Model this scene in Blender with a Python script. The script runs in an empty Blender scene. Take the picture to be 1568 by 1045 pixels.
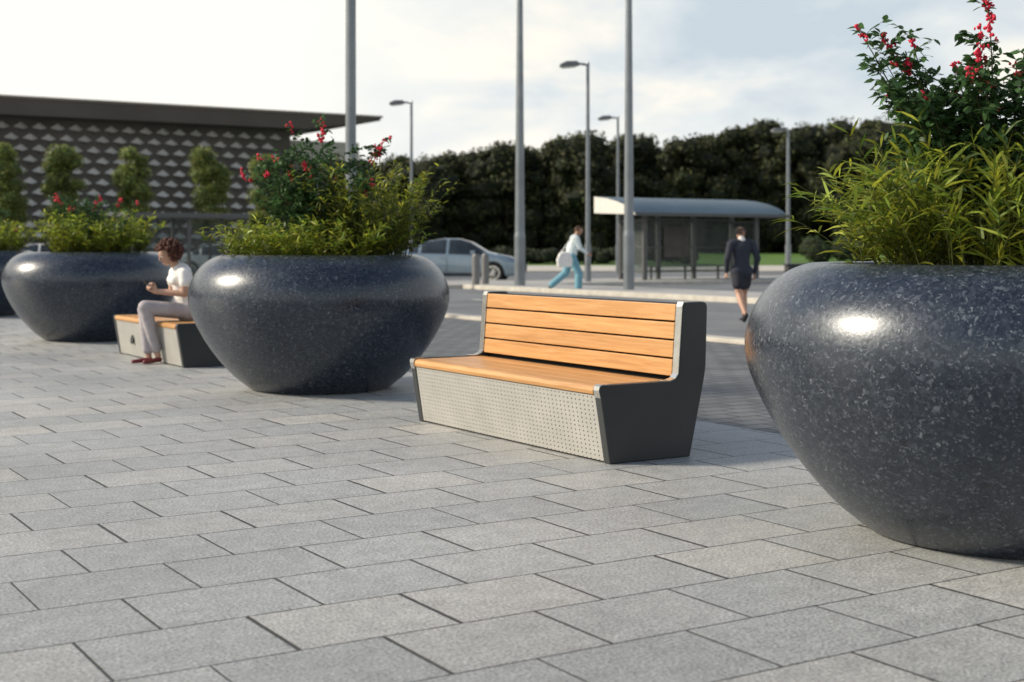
import bpy, bmesh, math, random
import numpy as np
from mathutils import Vector, Matrix
random.seed(4); RNG=np.random.default_rng(7)
sc=bpy.context.scene
ANG=math.atan2(.529,.849)          # orientation of the site grid
V=Vector((math.cos(ANG),math.sin(ANG),0)); U=Vector((-math.sin(ANG),math.cos(ANG),0))
def P(a,b,z=0): return Vector((V.x*a+U.x*b, V.y*a+U.y*b, z))

# ------------------------------------------------------------ helpers
def empty(name,loc=(0,0,0),rz=0):
    e=bpy.data.objects.new(name,None); e.empty_display_size=.2
    e.location=loc; e.rotation_euler=(0,0,rz); sc.collection.objects.link(e); return e
def obj(name,me,parent=None,loc=(0,0,0),rz=0,mats=(),smooth=False,bevel=0,bseg=2):
    o=bpy.data.objects.new(name,me); sc.collection.objects.link(o)
    o.location=loc; o.rotation_euler=(0,0,rz)
    if parent: o.parent=parent
    for m in (mats if isinstance(mats,(list,tuple)) else [mats]): 
        if m: me.materials.append(m)
    if smooth: me.polygons.foreach_set("use_smooth",[True]*len(me.polygons))
    if bevel:
        b=o.modifiers.new("b",'BEVEL'); b.width=bevel; b.segments=bseg; b.limit_method='ANGLE'; b.angle_limit=math.radians(35)
    return o
def mesh(vs,fs):
    me=bpy.data.meshes.new("m"); me.from_pydata([tuple(v) for v in vs],[],fs); me.update(); return me
class MB:
    def __init__(s): s.v=[]; s.f=[]; s.mi=[]
    def add(s,vs,fs,mi=0):
        n=len(s.v); s.v+= [tuple(v) for v in vs]; s.f+=[tuple(i+n for i in f) for f in fs]; s.mi+=[mi]*len(fs)
    def box(s,x0,x1,y0,y1,z0,z1,mi=0):
        s.add([(x0,y0,z0),(x1,y0,z0),(x1,y1,z0),(x0,y1,z0),(x0,y0,z1),(x1,y0,z1),(x1,y1,z1),(x0,y1,z1)],
          [(0,3,2,1),(4,5,6,7),(0,1,5,4),(1,2,6,5),(2,3,7,6),(3,0,4,7)],mi)
    def prism(s,prof,y0,y1,mi=0):   # profile in x,z
        n=len(prof); vs=[(x,y0,z) for x,z in prof]+[(x,y1,z) for x,z in prof]
        fs=[tuple(range(n)),tuple(reversed(range(n,2*n)))]
        fs+=[(i,n+i,n+(i+1)%n,(i+1)%n) for i in range(n)]
        s.add(vs,fs,mi)
    def cyl(s,a,b,ra,rb,n=16,mi=0,caps=True):
        a=Vector(a); b=Vector(b); d=(b-a).normalized()
        t=Vector((1,0,0)) if abs(d.x)<.9 else Vector((0,1,0))
        e1=d.cross(t).normalized(); e2=d.cross(e1)
        vs=[];
        for c,r in((a,ra),(b,rb)):
            for i in range(n):
                q=2*math.pi*i/n; vs.append(c+e1*(r*math.cos(q))+e2*(r*math.sin(q)))
        fs=[(i,(i+1)%n,n+(i+1)%n,n+i) for i in range(n)]
        if caps: fs+=[tuple(reversed(range(n))),tuple(range(n,2*n))]
        s.add(vs,fs,mi)
    def sphere(s,c,r,mi=0,seg=10,rings=7,sc3=(1,1,1)):
        vs=[];fs=[]
        for j in range(rings+1):
            th=math.pi*j/rings
            for i in range(seg):
                q=2*math.pi*i/seg
                vs.append((c[0]+r*sc3[0]*math.sin(th)*math.cos(q),c[1]+r*sc3[1]*math.sin(th)*math.sin(q),c[2]+r*sc3[2]*math.cos(th)))
        for j in range(rings):
            for i in range(seg):
                fs.append((j*seg+i,(j+1)*seg+i,(j+1)*seg+(i+1)%seg,j*seg+(i+1)%seg))
        s.add(vs,fs,mi)
    def make(s,name,parent=None,mats=(),fix=True,**k):
        me=mesh(s.v,s.f); me.polygons.foreach_set("material_index",s.mi)
        if fix:
            bm=bmesh.new(); bm.from_mesh(me); bmesh.ops.remove_doubles(bm,verts=bm.verts,dist=1e-5)
            bmesh.ops.recalc_face_normals(bm,faces=bm.faces); bm.to_mesh(me); bm.free()
        return obj(name,me,parent,mats=mats,**k)
def quad_mesh(vs,quads,cols=None):
    me=bpy.data.meshes.new("q"); vs=np.asarray(vs,dtype=np.float32); quads=np.asarray(quads,dtype=np.int32)
    me.vertices.add(len(vs)); me.vertices.foreach_set("co",vs.ravel())
    nq=len(quads); me.loops.add(nq*4); me.loops.foreach_set("vertex_index",quads.ravel())
    me.polygons.add(nq); me.polygons.foreach_set("loop_start",np.arange(0,nq*4,4,dtype=np.int32))
    me.polygons.foreach_set("loop_total",np.full(nq,4,dtype=np.int32))
    me.update(calc_edges=True)
    if cols is not None:
        at=me.color_attributes.new("Col",'FLOAT_COLOR','POINT')
        c=np.ones((len(vs),4),dtype=np.float32); c[:,:3]=cols; at.data.foreach_set("color",c.ravel())
    return me

# ------------------------------------------------------------ materials
def new_mat(name):
    m=bpy.data.materials.new(name); m.use_nodes=True; nt=m.node_tree
    return m,nt,nt.nodes["Principled BSDF"]
def nd(nt,t,props=None,**ins):
    n=nt.nodes.new(t)
    for k,v in (props or {}).items(): setattr(n,k,v)
    for k,v in ins.items():
        key=k.replace('_',' ') if k[0]!='i' or not k[1:].isdigit() else int(k[1:])
        if isinstance(v,bpy.types.NodeSocket): nt.links.new(v,n.inputs[key])
        else: n.inputs[key].default_value=v
    return n
def mth(nt,op,a,b=0.0,c=None):
    n=nd(nt,'ShaderNodeMath',{'operation':op},i0=a,i1=b)
    if c is not None: n.inputs[2].default_value=c
    return n.outputs[0]
def mixc(nt,f,a,b,mode='MIX'):
    n=nt.nodes.new('ShaderNodeMix'); n.data_type='RGBA'; n.blend_type=mode
    for key,v in((0,f),(6,a),(7,b)):
        if isinstance(v,bpy.types.NodeSocket): nt.links.new(v,n.inputs[key])
        else: n.inputs[key].default_value=(*v,1) if isinstance(v,tuple) and len(v)==3 else v
    return n.outputs[2]
def ramp(nt,f,stops):
    n=nt.nodes.new('ShaderNodeValToRGB'); nt.links.new(f,n.inputs[0]); e=n.color_ramp.elements
    while len(e)<len(stops): e.new(.5)
    for i,(p,c) in enumerate(stops):
        e[i].position=p; e[i].color=(*c,1) if isinstance(c,tuple) else (c,c,c,1)
    return n.outputs[0]
def objc(nt): return nt.nodes.new('ShaderNodeTexCoord').outputs['Object']
def simple(name,col,rough=.5,metal=0,var=.25,scale=6,bump=.0,bscale=60,coat=0):
    m,nt,b=new_mat(name); oc=objc(nt)
    n=nd(nt,'ShaderNodeTexNoise',Vector=oc,Scale=scale,Detail=5.0)
    lo=tuple(c*(1-var) for c in col); hi=tuple(min(1,c*(1+var)) for c in col)
    nt.links.new(ramp(nt,n.outputs[0],[(.3,lo),(.7,hi)]),b.inputs['Base Color'])
    b.inputs['Roughness'].default_value=rough; b.inputs['Metallic'].default_value=metal; b.inputs['Coat Weight'].default_value=coat
    if bump:
        n2=nd(nt,'ShaderNodeTexNoise',Vector=oc,Scale=bscale,Detail=4.0)
        bp=nd(nt,'ShaderNodeBump',Strength=bump,Distance=.01,Height=n2.outputs[0]); nt.links.new(bp.outputs[0],b.inputs['Normal'])
    return m
def leafmat(name,rough=.5,trans=.35):
    m,nt,b=new_mat(name); a=nd(nt,'ShaderNodeAttribute',{'attribute_name':'Col'})
    nt.links.new(a.outputs[0],b.inputs['Base Color']); b.inputs['Roughness'].default_value=rough; b.inputs['Specular IOR Level'].default_value=.3
    if trans:
        t=nd(nt,'ShaderNodeBsdfTranslucent',Color=a.outputs[0]); mx=nd(nt,'ShaderNodeMixShader',i0=trans,i1=b.outputs[0],i2=t.outputs[0])
        nt.links.new(mx.outputs[0],nt.nodes['Material Output'].inputs[0])
    return m

def paving_mat():
    m,nt,b=new_mat("concrete_paving"); oc=objc(nt); W,H=.60,.475
    sp=nd(nt,'ShaderNodeSeparateXYZ',Vector=oc); x,y=sp.outputs[0],sp.outputs[1]
    yr=mth(nt,'ADD',mth(nt,'DIVIDE',y,H),.356); row=mth(nt,'FLOOR',yr)
    wn=nd(nt,'ShaderNodeTexWhiteNoise',{'noise_dimensions':'1D'},W=row)
    off=mth(nt,'ADD',mth(nt,'ADD',mth(nt,'MULTIPLY',mth(nt,'FLOORED_MODULO',row,2.0),.5),.55),mth(nt,'MULTIPLY',wn.outputs[0],.04))
    xr=mth(nt,'ADD',mth(nt,'DIVIDE',x,W),off); cell=mth(nt,'FLOOR',xr)
    fx=mth(nt,'FRACT',xr); fy=mth(nt,'FRACT',yr)
    dx=mth(nt,'MULTIPLY',mth(nt,'MINIMUM',fx,mth(nt,'SUBTRACT',1.0,fx)),W)
    dy=mth(nt,'MULTIPLY',mth(nt,'MINIMUM',fy,mth(nt,'SUBTRACT',1.0,fy)),H)
    wob=nd(nt,'ShaderNodeTexNoise',Vector=oc,Scale=25.0,Detail=3.0)
    jr=nd(nt,'ShaderNodeTexWhiteNoise',{'noise_dimensions':'2D'},Vector=nd(nt,'ShaderNodeCombineXYZ',X=mth(nt,'ROUND',xr),Y=row).outputs[0])
    dxy=mth(nt,'MINIMUM',mth(nt,'SUBTRACT',dx,mth(nt,'MULTIPLY',jr.outputs[0],.0060)),dy)
    dd=mth(nt,'ADD',dxy,mth(nt,'MULTIPLY',mth(nt,'SUBTRACT',wob.outputs[0],.5),.005))
    jn=nd(nt,'ShaderNodeMapRange',{'interpolation_type':'SMOOTHSTEP'},Value=dd,i1=.0018,i2=.0058).outputs[0]
    cid=nd(nt,'ShaderNodeCombineXYZ',X=cell,Y=row); tr=nd(nt,'ShaderNodeTexWhiteNoise',{'noise_dimensions':'2D'},Vector=cid.outputs[0])
    tcol=ramp(nt,tr.outputs[0],[(0,(.340,.362,.372)),(.5,(.375,.392,.396)),(.85,(.410,.420,.415)),(1,(.45,.452,.435))])
    g1=nd(nt,'ShaderNodeTexNoise',Vector=oc,Scale=75.0,Detail=4.0,Roughness=.9)
    g2=nd(nt,'ShaderNodeTexNoise',Vector=oc,Scale=9.0,Detail=7.0,Roughness=.7)
    g3=nd(nt,'ShaderNodeTexNoise',Vector=oc,Scale=.45,Detail=5.0)
    c=mixc(nt,1.0,tcol,ramp(nt,g1.outputs[0],[(.35,.30),(.5,.98),(.65,1.7)]),'MULTIPLY')
    c=mixc(nt,1.0,c,ramp(nt,g2.outputs[0],[(.3,.78),(.7,1.16)]),'MULTIPLY')
    c=mixc(nt,1.0,c,ramp(nt,g3.outputs[0],[(.3,.80),(.7,1.14)]),'MULTIPLY')
    c=mixc(nt,jn,(.028,.028,.028),c)
    nt.links.new(c,b.inputs['Base Color'])
    rr=nd(nt,'ShaderNodeMapRange',Value=g2.outputs[0],i3=.40,i4=.66); nt.links.new(rr.outputs[0],b.inputs['Roughness'])
    h=mth(nt,'ADD',mth(nt,'MULTIPLY',jn,1.0),mth(nt,'ADD',mth(nt,'MULTIPLY',g1.outputs[0],.5),mth(nt,'MULTIPLY',tr.outputs[0],.25)))
    bp=nd(nt,'ShaderNodeBump',Strength=.75,Distance=.006,Height=h); nt.links.new(bp.outputs[0],b.inputs['Normal'])
    return m
def sett_mat():
    m,nt,b=new_mat("small_block_paving"); oc=objc(nt)
    br=nd(nt,'ShaderNodeTexBrick',Vector=oc,Color1=(.085,.092,.10,1),Color2=(.14,.148,.155,1),Mortar=(.014,.014,.014,1),Scale=1.0)
    br.inputs['Mortar Size'].default_value=.013; br.inputs['Brick Width'].default_value=.30; br.inputs['Row Height'].default_value=.20
    nz=nd(nt,'ShaderNodeTexNoise',Vector=oc,Scale=2.0,Detail=6.0)
    nt.links.new(mixc(nt,1.0,br.outputs[0],ramp(nt,nz.outputs[0],[(.3,.8),(.7,1.25)]),'MULTIPLY'),b.inputs['Base Color'])
    b.inputs['Roughness'].default_value=.6; return m
def granite_mat():
    m,nt,b=new_mat("speckled_dark_granite"); oc=objc(nt)
    wv=nd(nt,'ShaderNodeTexNoise',Vector=oc,Scale=30.0,Detail=4.0)
    ad=nd(nt,'ShaderNodeVectorMath',{'operation':'MULTIPLY_ADD'},i0=wv.outputs[1],i1=(.06,.06,.06),i2=oc)
    v1=nd(nt,'ShaderNodeTexVoronoi',Vector=ad.outputs[0],Scale=50.0); v2=nd(nt,'ShaderNodeTexVoronoi',Vector=ad.outputs[0],Scale=130.0)
    r1=nd(nt,'ShaderNodeSeparateColor',Color=v1.outputs['Color']).outputs[0]
    r2=nd(nt,'ShaderNodeSeparateColor',Color=v2.outputs['Color']).outputs[1]
    base=ramp(nt,r1,[(0,(.008,.012,.020)),(.5,(.014,.020,.033)),(.8,(.026,.034,.050)),(.93,(.045,.055,.074)),(.99,(.10,.115,.14))])
    b2=ramp(nt,r2,[(0,(.008,.012,.020)),(.7,(.018,.025,.039)),(.90,(.048,.060,.078)),(1,(.16,.18,.21))])
    n2=nd(nt,'ShaderNodeTexNoise',Vector=oc,Scale=26.0,Detail=4.0)
    f=ramp(nt,n2.outputs[0],[(.40,0.0),(.54,1.0)])
    nt.links.new(mixc(nt,f,base,b2),b.inputs['Base Color'])
    rr=nd(nt,'ShaderNodeMapRange',Value=r1,i3=.25,i4=.36); nt.links.new(rr.outputs[0],b.inputs['Roughness'])
    b.inputs['Specular IOR Level'].default_value=.5; b.inputs['Specular Tint'].default_value=(.78,.88,1,1); b.inputs['Coat Weight'].default_value=.35; b.inputs['Coat Roughness'].default_value=.24
    n3=nd(nt,'ShaderNodeTexNoise',Vector=oc,Scale=60.0,Detail=5.0)
    h=mth(nt,'ADD',n3.outputs[0],mth(nt,'MULTIPLY',r1,.4))
    bp=nd(nt,'ShaderNodeBump',Strength=.16,Distance=.006,Height=h); nt.links.new(bp.outputs[0],b.inputs['Normal'])
    return m
def wood_mat():
    m,nt,b=new_mat("oiled_hardwood"); oc=objc(nt)
    mp=nd(nt,'ShaderNodeMapping',Vector=oc,Scale=(30,1.6,30))
    n1=nd(nt,'ShaderNodeTexNoise',Vector=mp.outputs[0],Scale=1.6,Detail=7.0,Distortion=.6)
    mp2=nd(nt,'ShaderNodeMapping',Vector=oc,Scale=(9,.5,9)); n2=nd(nt,'ShaderNodeTexNoise',Vector=mp2.outputs[0],Scale=1.0,Detail=2.0)
    c=ramp(nt,n1.outputs[0],[(.28,(.44,.215,.072)),(.5,(.54,.285,.105)),(.72,(.61,.345,.145))])
    c=mixc(nt,1.0,c,ramp(nt,n2.outputs[0],[(.3,.86),(.7,1.08)]),'MULTIPLY')
    nt.links.new(c,b.inputs['Base Color']); b.inputs['Roughness'].default_value=.40
    bp=nd(nt,'ShaderNodeBump',Strength=.12,Distance=.003,Height=n1.outputs[0]); nt.links.new(bp.outputs[0],b.inputs['Normal']); return m
def perf_mat():
    m,nt,b=new_mat("perforated_steel_sheet"); oc=objc(nt); sp=nd(nt,'ShaderNodeSeparateXYZ',Vector=oc)
    S=.044
    fy=mth(nt,'SUBTRACT',mth(nt,'FRACT',mth(nt,'DIVIDE',sp.outputs[1],S)),.5); fz=mth(nt,'SUBTRACT',mth(nt,'FRACT',mth(nt,'DIVIDE',sp.outputs[2],S*.62)),.5)
    d=mth(nt,'SQRT',mth(nt,'ADD',mth(nt,'POWER',mth(nt,'MULTIPLY',fy,1.0),2.0),mth(nt,'POWER',mth(nt,'MULTIPLY',fz,.62),2.0)))
    hole=mth(nt,'LESS_THAN',d,.115)
    nz=nd(nt,'ShaderNodeTexNoise',Vector=oc,Scale=5.0,Detail=5.0)
    nt.links.new(ramp(nt,nz.outputs[0],[(.3,(.37,.37,.35)),(.7,(.43,.425,.40))]),b.inputs['Base Color'])
    b.inputs['Roughness'].default_value=.5; b.inputs['Metallic'].default_value=.15
    tr=nt.nodes.new('ShaderNodeBsdfTransparent'); mx=nd(nt,'ShaderNodeMixShader',i0=hole,i1=b.outputs[0],i2=tr.outputs[0])
    nt.links.new(mx.outputs[0],nt.nodes['Material Output'].inputs[0]); return m

M_pave=paving_mat(); M_sett=sett_mat(); M_gran=granite_mat(); M_wood=wood_mat(); M_perf=perf_mat()
M_asph=simple("asphalt",(.15,.162,.175),.75,var=.22,scale=.6,bump=.3,bscale=90)
M_kerb=simple("concrete_kerb",(.48,.46,.41),.75,var=.15,scale=4)
M_walk=simple("pavement_concrete",(.36,.36,.355),.75,var=.15,scale=1.2)
M_white=simple("road_paint",(.72,.72,.70),.6,var=.12,scale=5)
M_grass=simple("grass",(.075,.16,.018),.9,var=.4,scale=.25,bump=.5,bscale=6)
M_dark=simple("dark_powder_coat",(.032,.037,.040),.40,var=.12,scale=3)
M_steel=simple("brushed_steel",(.66,.65,.60),.26,metal=1,var=.1,scale=20)
M_black=simple("black_void",(.006,.006,.006),.9,var=.1)
M_soil=simple("soil",(.03,.02,.013),.95,var=.4,scale=30,bump=.8)
M_leaf=leafmat("leaf",.45,.38); M_forest=leafmat("forest_leaf",.7,0)
M_bark=simple("bark",(.06,.045,.032),.9,var=.3,scale=12,bump=.5)
M_flower=simple("red_petals",(.60,.012,.045),.6,var=.45,scale=60)
M_pole=simple("galvanised_pole",(.20,.225,.245),.38,metal=.5,var=.15,scale=2)
M_lamp=simple("lamp_housing",(.16,.17,.18),.5,var=.1)
M_lens=simple("lamp_lens",(.6,.6,.58),.2,var=.05)
M_glass,_nt,_b=new_mat("tinted_glass"); _b.inputs['Roughness'].default_value=.06
_n=nd(_nt,'ShaderNodeTexNoise',Vector=objc(_nt),Scale=1.5); _nt.links.new(ramp(_nt,_n.outputs[0],[(.3,(.018,.024,.03)),(.7,(.03,.04,.05))]),_b.inputs['Base Color'])
M_clear,_nt,_b=new_mat("clear_glass"); _b.inputs['Base Color'].default_value=(.5,.55,.55,1); _b.inputs['Roughness'].default_value=.05
_t=nd(_nt,'ShaderNodeBsdfTransparent',Color=(.66,.70,.70,1)); _m=nd(_nt,'ShaderNodeMixShader',i0=.91,i1=_b.outputs[0],i2=_t.outputs[0]); _nt.links.new(_m.outputs[0],_nt.nodes['Material Output'].inputs[0])
M_tyre=simple("tyre_rubber",(.015,.015,.016),.85)

# ------------------------------------------------------------ ground
def sheet(name,a0,a1,b0,b1,z,m,nx=1):
    me=mesh([(a0,b0,0),(a1,b0,0),(a1,b1,0),(a0,b1,0)],[(0,1,2,3)]); return obj(name,me,loc=(0,0,z),rz=ANG,mats=m)
g=mesh([(-1500,-300,0),(1500,-300,0),(1500,3000,0),(-1500,3000,0)],[(0,1,2,3)]); obj("ground",g,loc=(0,0,-.016),mats=M_asph)
sheet("plaza_pavement",-60,6.6,-30,46,0,M_pave)
sheet("block_paved_lane",6.604,12.3,-30,90,-.006,M_sett)
mb=MB(); mb.box(12.3,12.62,-30,90,-.1,.05); mb.make("kerb",mats=M_kerb,loc=(0,0,0),rz=ANG,bevel=.015)
mb=MB(); mb.box(21.6,24.4,-30,37.3,-.1,.11); mb.make("pavement",mats=M_walk,rz=ANG,bevel=.02)
mb=MB(); mb.box(21.42,21.597,-30,37.3,-.1,.115); mb.make("kerb",mats=M_kerb,rz=ANG,bevel=.02)
mb=MB(); mb.box(18,80,37.6,42.2,-.1,.10); mb.make("pavement",mats=M_walk,rz=ANG,bevel=.02)
mb=MB(); mb.box(17.9,80,37.42,37.597,-.1,.105); mb.make("kerb",mats=M_kerb,rz=ANG,bevel=.02)
mb=MB()
for i in range(8):
    b=27+i*5.0; mb.add([(17.1,b,0),(17.23,b,0),(17.23,b+2.4,0),(17.1,b+2.4,0)],[(0,1,2,3)])
for q in (46.5,): 
    for i in range(20):
        a=-10+i*5; mb.add([(a,q,0),(a+2.4,q,0),(a+2.4,q+.13,0),(a,q+.13,0)],[(0,1,2,3)])
mb.make("road_markings",mats=M_white,loc=(0,0,-.010),rz=ANG)
mb=MB(); mb.box(-90,160,70,90,-.1,.06); mb.make("pavement",mats=M_kerb)
vs=[];fs=[];xs=list(range(-300,501,10)); prof=[(94,-.03),(100,.10),(115,.3),(135,.55),(160,.75),(400,.8),(2500,-3)]
for (y,z) in prof:
    for x in xs: vs.append((x*(1 if y<500 else 4),y,z+ (.12*math.sin(x*.09+y*.2) if 95<y<401 else 0)))
n=len(xs)
for j in range(len(prof)-1):
    for i in range(n-1): fs.append((j*n+i,j*n+i+1,(j+1)*n+i+1,(j+1)*n+i))
obj("grass",mesh(vs,fs),mats=M_grass,smooth=True)

# ------------------------------------------------------------ planters
prof=[(0,0),(.60,0),(.635,.012),(.70,.06),(.79,.135),(.91,.27),(1.02,.42),(1.105,.57),(1.165,.71),(1.19,.83),(1.178,.93),(1.14,1.03),(1.075,1.12),(.995,1.182),(.92,1.215),(.865,1.225),(.835,1.21),(.825,1.17),(.825,1.0)]
def planter_mesh():
    pts=[];pr=prof[1:]
    for i in range(len(pr)-1):
        p0=pr[max(i-1,0)];p1=pr[i];p2=pr[i+1];p3=pr[min(i+2,len(pr)-1)]
        for k in range(4):
            t=k/4; f=lambda a,b,c,d:.5*((2*b)+(-a+c)*t+(2*a-5*b+4*c-d)*t*t+(-a+3*b-3*c+d)*t**3)
            pts.append((f(p0[0],p1[0],p2[0],p3[0]),max(0,f(p0[1],p1[1],p2[1],p3[1]))))
    pts.append(pr[-1]); n=128; vs=[];fs=[]
    for r,z in pts:
        for i in range(n): q=2*math.pi*i/n; vs.append((r*math.cos(q),r*math.sin(q),z))
    for j in range(len(pts)-1):
        for i in range(n): fs.append((j*n+i,j*n+(i+1)%n,(j+1)*n+(i+1)%n,(j+1)*n+i))
    return mesh(vs,fs)
ME_planter=planter_mesh(); ME_planter.materials.append(M_gran); ME_planter.polygons.foreach_set("use_smooth",[True]*len(ME_planter.polygons))
vs=[(0,0,1.16)];fs=[];n=48
for r,z in((.4,1.15),(.83,1.12)):
    for i in range(n): q=2*math.pi*i/n; vs.append((r*math.cos(q),r*math.sin(q),z+random.uniform(-.015,.015)))
for i in range(n): fs.append((0,1+i,1+(i+1)%n)); fs.append((1+i,1+n+i,1+n+(i+1)%n,1+(i+1)%n))
ME_soil=mesh(vs,fs); ME_soil.materials.append(M_soil)

class Fol:
    def __init__(s): s.v=[];s.q=[];s.c=[];s.n=0
    def leaves(s,p,d,L,W,col,droop=.3):
        N=len(p); d=d/np.linalg.norm(d,axis=1,keepdims=True)
        up=RNG.normal(0,.45,(N,3))+np.array([0,0,1.]); s1=np.cross(d,up); s1/=np.linalg.norm(s1,axis=1,keepdims=True)+1e-9
        out=[]
        for t,w in((0,.25),(.3,1.),(.68,.72),(1.,.04)):
            c=p+d*(L*t)[:,None]; c=c+np.array([0,0,-1.])*(L*droop*t*t)[:,None]
            out.append(c-s1*(W*w*.5)[:,None]); out.append(c+s1*(W*w*.5)[:,None])
        vv=np.stack(out,1).reshape(-1,3); base=s.n+np.arange(N)[:,None]*8
        q=np.concatenate([base+np.array([[0,1,3,2]]),base+np.array([[2,3,5,4]]),base+np.array([[4,5,7,6]])],0)
        s.v.append(vv); s.q.append(q); s.c.append(np.repeat(col,8,axis=0)); s.n+=N*8
    def tube(s,path,r0,r1,col,k=4):
        path=np.asarray(path); m=len(path); vv=[]
        for i,pp in enumerate(path):
            r=r0+(r1-r0)*i/(m-1)
            tdir=path[min(i+1,m-1)]-path[max(i-1,0)]; tdir=tdir/(np.linalg.norm(tdir)+1e-9)
            e=np.cross(tdir,[.3,.9,.1]); e/=np.linalg.norm(e)+1e-9; f=np.cross(tdir,e)
            for j in range(k): q=2*math.pi*j/k; vv.append(pp+r*(math.cos(q)*e+math.sin(q)*f))
        q=[[s.n+i*k+j,s.n+i*k+(j+1)%k,s.n+(i+1)*k+(j+1)%k,s.n+(i+1)*k+j] for i in range(m-1) for j in range(k)]
        s.v.append(np.array(vv)); s.q.append(np.array(q)); s.c.append(np.tile(np.array(col),(len(vv),1))); s.n+=len(vv)
    def cards(s,c,size,col,out=None):
        N=len(c); nrm=RNG.normal(0,1,(N,3))
        if out is not None: nrm=nrm*.7+out
        nrm/=np.linalg.norm(nrm,axis=1,keepdims=True)+1e-9
        t=np.cross(nrm,RNG.normal(0,1,(N,3))); t/=np.linalg.norm(t,axis=1,keepdims=True)+1e-9; b=np.cross(nrm,t)
        sz=size[:,None]
        vv=np.stack([c-t*sz,c-b*sz*.55,c+t*sz,c+b*sz*.55],1).reshape(-1,3)
        base=s.n+np.arange(N)[:,None]*4; s.q.append(base+np.array([[0,1,2,3]])); s.v.append(vv); s.c.append(np.repeat(col,4,axis=0)); s.n+=N*4
    def mesh(s): return quad_mesh(np.concatenate(s.v),np.concatenate(s.q),np.concatenate(s.c))

def bamboo(F,cx,cy,n,spread,hmin,hmax,leafL,tint,outl=.8,thin=1.,den=1.):
    for _ in range(n):
        th=RNG.uniform(0,2*math.pi); r=spread*math.sqrt(RNG.uniform(0,1)); o=np.array([math.cos(th),math.sin(th),0])
        base=np.array([cx,cy,1.1])+o*r; h=RNG.uniform(hmin,hmax); lean=RNG.uniform(.15,outl)*(.35+r/spread)
        th2=th+RNG.normal(0,.5); o2=np.array([math.cos(th2),math.sin(th2),0])
        t=np.linspace(0,1,7)[:,None]; path=base+o2*(lean*h*t**1.7)+np.array([0,0,1.])*(h*(t-.18*lean*t*t))
        F.tube(path,.004,.0015,(.10,.12,.03),3)
        tone=RNG.uniform(.65,1.25)
        m=int(RNG.integers(16,26)*den); tt=RNG.uniform(.22,1,m); idx=tt*6; i0=np.minimum(idx.astype(int),5); fr=(idx-i0)[:,None]
        pp=path[i0]*(1-fr)+path[i0+1]*fr; tan=path[i0+1]-path[i0]; tan/=np.linalg.norm(tan,axis=1,keepdims=True)
        az=RNG.uniform(0,2*math.pi,m); hz=np.stack([np.cos(az),np.sin(az),RNG.uniform(-.2,.6,m)],1)
        d=tan*RNG.uniform(.3,1.1,m)[:,None]+hz*.85
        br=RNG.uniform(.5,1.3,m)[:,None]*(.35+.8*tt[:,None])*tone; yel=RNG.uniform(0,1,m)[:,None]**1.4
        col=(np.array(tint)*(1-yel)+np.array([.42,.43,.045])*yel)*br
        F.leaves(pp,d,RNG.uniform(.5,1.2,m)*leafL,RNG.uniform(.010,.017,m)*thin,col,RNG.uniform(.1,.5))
def roses(F,FL,tips,cx,cy,fs=1.,mul=1.):
    for (dx,dy,z,fl) in tips:
        tip=np.array([cx+dx,cy+dy,z]); base=np.array([cx+dx*.35+RNG.normal(0,.05),cy+dy*.35,1.12])
        t=np.linspace(0,1,9)[:,None]; mid=(base+tip)/2+np.array([-dx*.1,0,.12])
        path=(1-t)**2*base+2*t*(1-t)*mid+t*t*tip; F.tube(path,.006,.002,(.07,.075,.03),4)
        for k in range(20):
            ts=RNG.uniform(.3,.98); i=min(int(ts*8),7); p=path[i]+(path[i+1]-path[i])*(ts*8-i)
            az=RNG.uniform(0,2*math.pi); L=RNG.uniform(.08,.2)*(1.15-.5*ts); d=np.array([math.cos(az),math.sin(az),RNG.uniform(.1,.9)]); d/=np.linalg.norm(d)
            tp=np.array([p,p+d*L*.5+[0,0,.01],p+d*L]); F.tube(tp,.002,.001,(.07,.09,.03),3)
            m=9; q=np.linspace(.15,1,m)[:,None]; pp=p+d*L*q; hz=RNG.normal(0,1,(m,3)); hz[:,2]*=.5
            sh=RNG.uniform(.6,1.7,(m,1)); col=np.array([.055,.115,.04])*sh
            F.leaves(pp,hz+d*.5,RNG.uniform(.035,.06,m),RNG.uniform(.02,.032,m),col,.25)
        if fl:
            nn=int(fl*mul)
            for k in range(nn):
                q=RNG.uniform(0,1)
                c=path[8]*(1-.25*q)+path[6]*.25*q+RNG.normal(0,.010*fs,3)
                if fl>=8: c=path[8]+(path[6]-path[8])*(k/nn)*.8+RNG.normal(0,.011*fs,3)
                # each blossom is a tuft of small irregular petals
                R0=float(RNG.uniform(.008,.014)*fs)
                for _ in range(4):
                    o=RNG.normal(0,R0*.5,3); a3=RNG.uniform(.45,1.1,3)
                    FL.sphere(tuple(c+o),R0*.8,seg=6,rings=4,sc3=tuple(float(v) for v in a3))
def planted(name,x,y,seed,tips,bm,fs=1.,mul=1.):
    global RNG; RNG=np.random.default_rng(seed)
    e=empty(name,(x,y,0))
    o=bpy.data.objects.new("bowl",ME_planter); o.parent=e; o.rotation_euler=(0,0,seed); sc.collection.objects.link(o)
    o=bpy.data.objects.new("soil",ME_soil); o.parent=e; sc.collection.objects.link(o)
    F=Fol(); FL=MB()
    for args in bm: bamboo(F,*args)
    roses(F,FL,tips,0,0,fs,mul)
    obj("shrub_foliage",F.mesh(),e,mats=M_leaf); FL.make("red_flowers",e,mats=M_flower,fix=False,smooth=True)
    return e
def rnd_tips(n,zr,sp,seed):
    r=random.Random(seed); out=[]
    for _ in range(n):
        out.append((r.uniform(-sp,sp),r.uniform(-sp,sp)*.7,r.uniform(*zr),r.choice([0,0,0,5,9])))
    return out
G1=(.16,.26,.035); G2=(.095,.17,.03)
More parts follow.
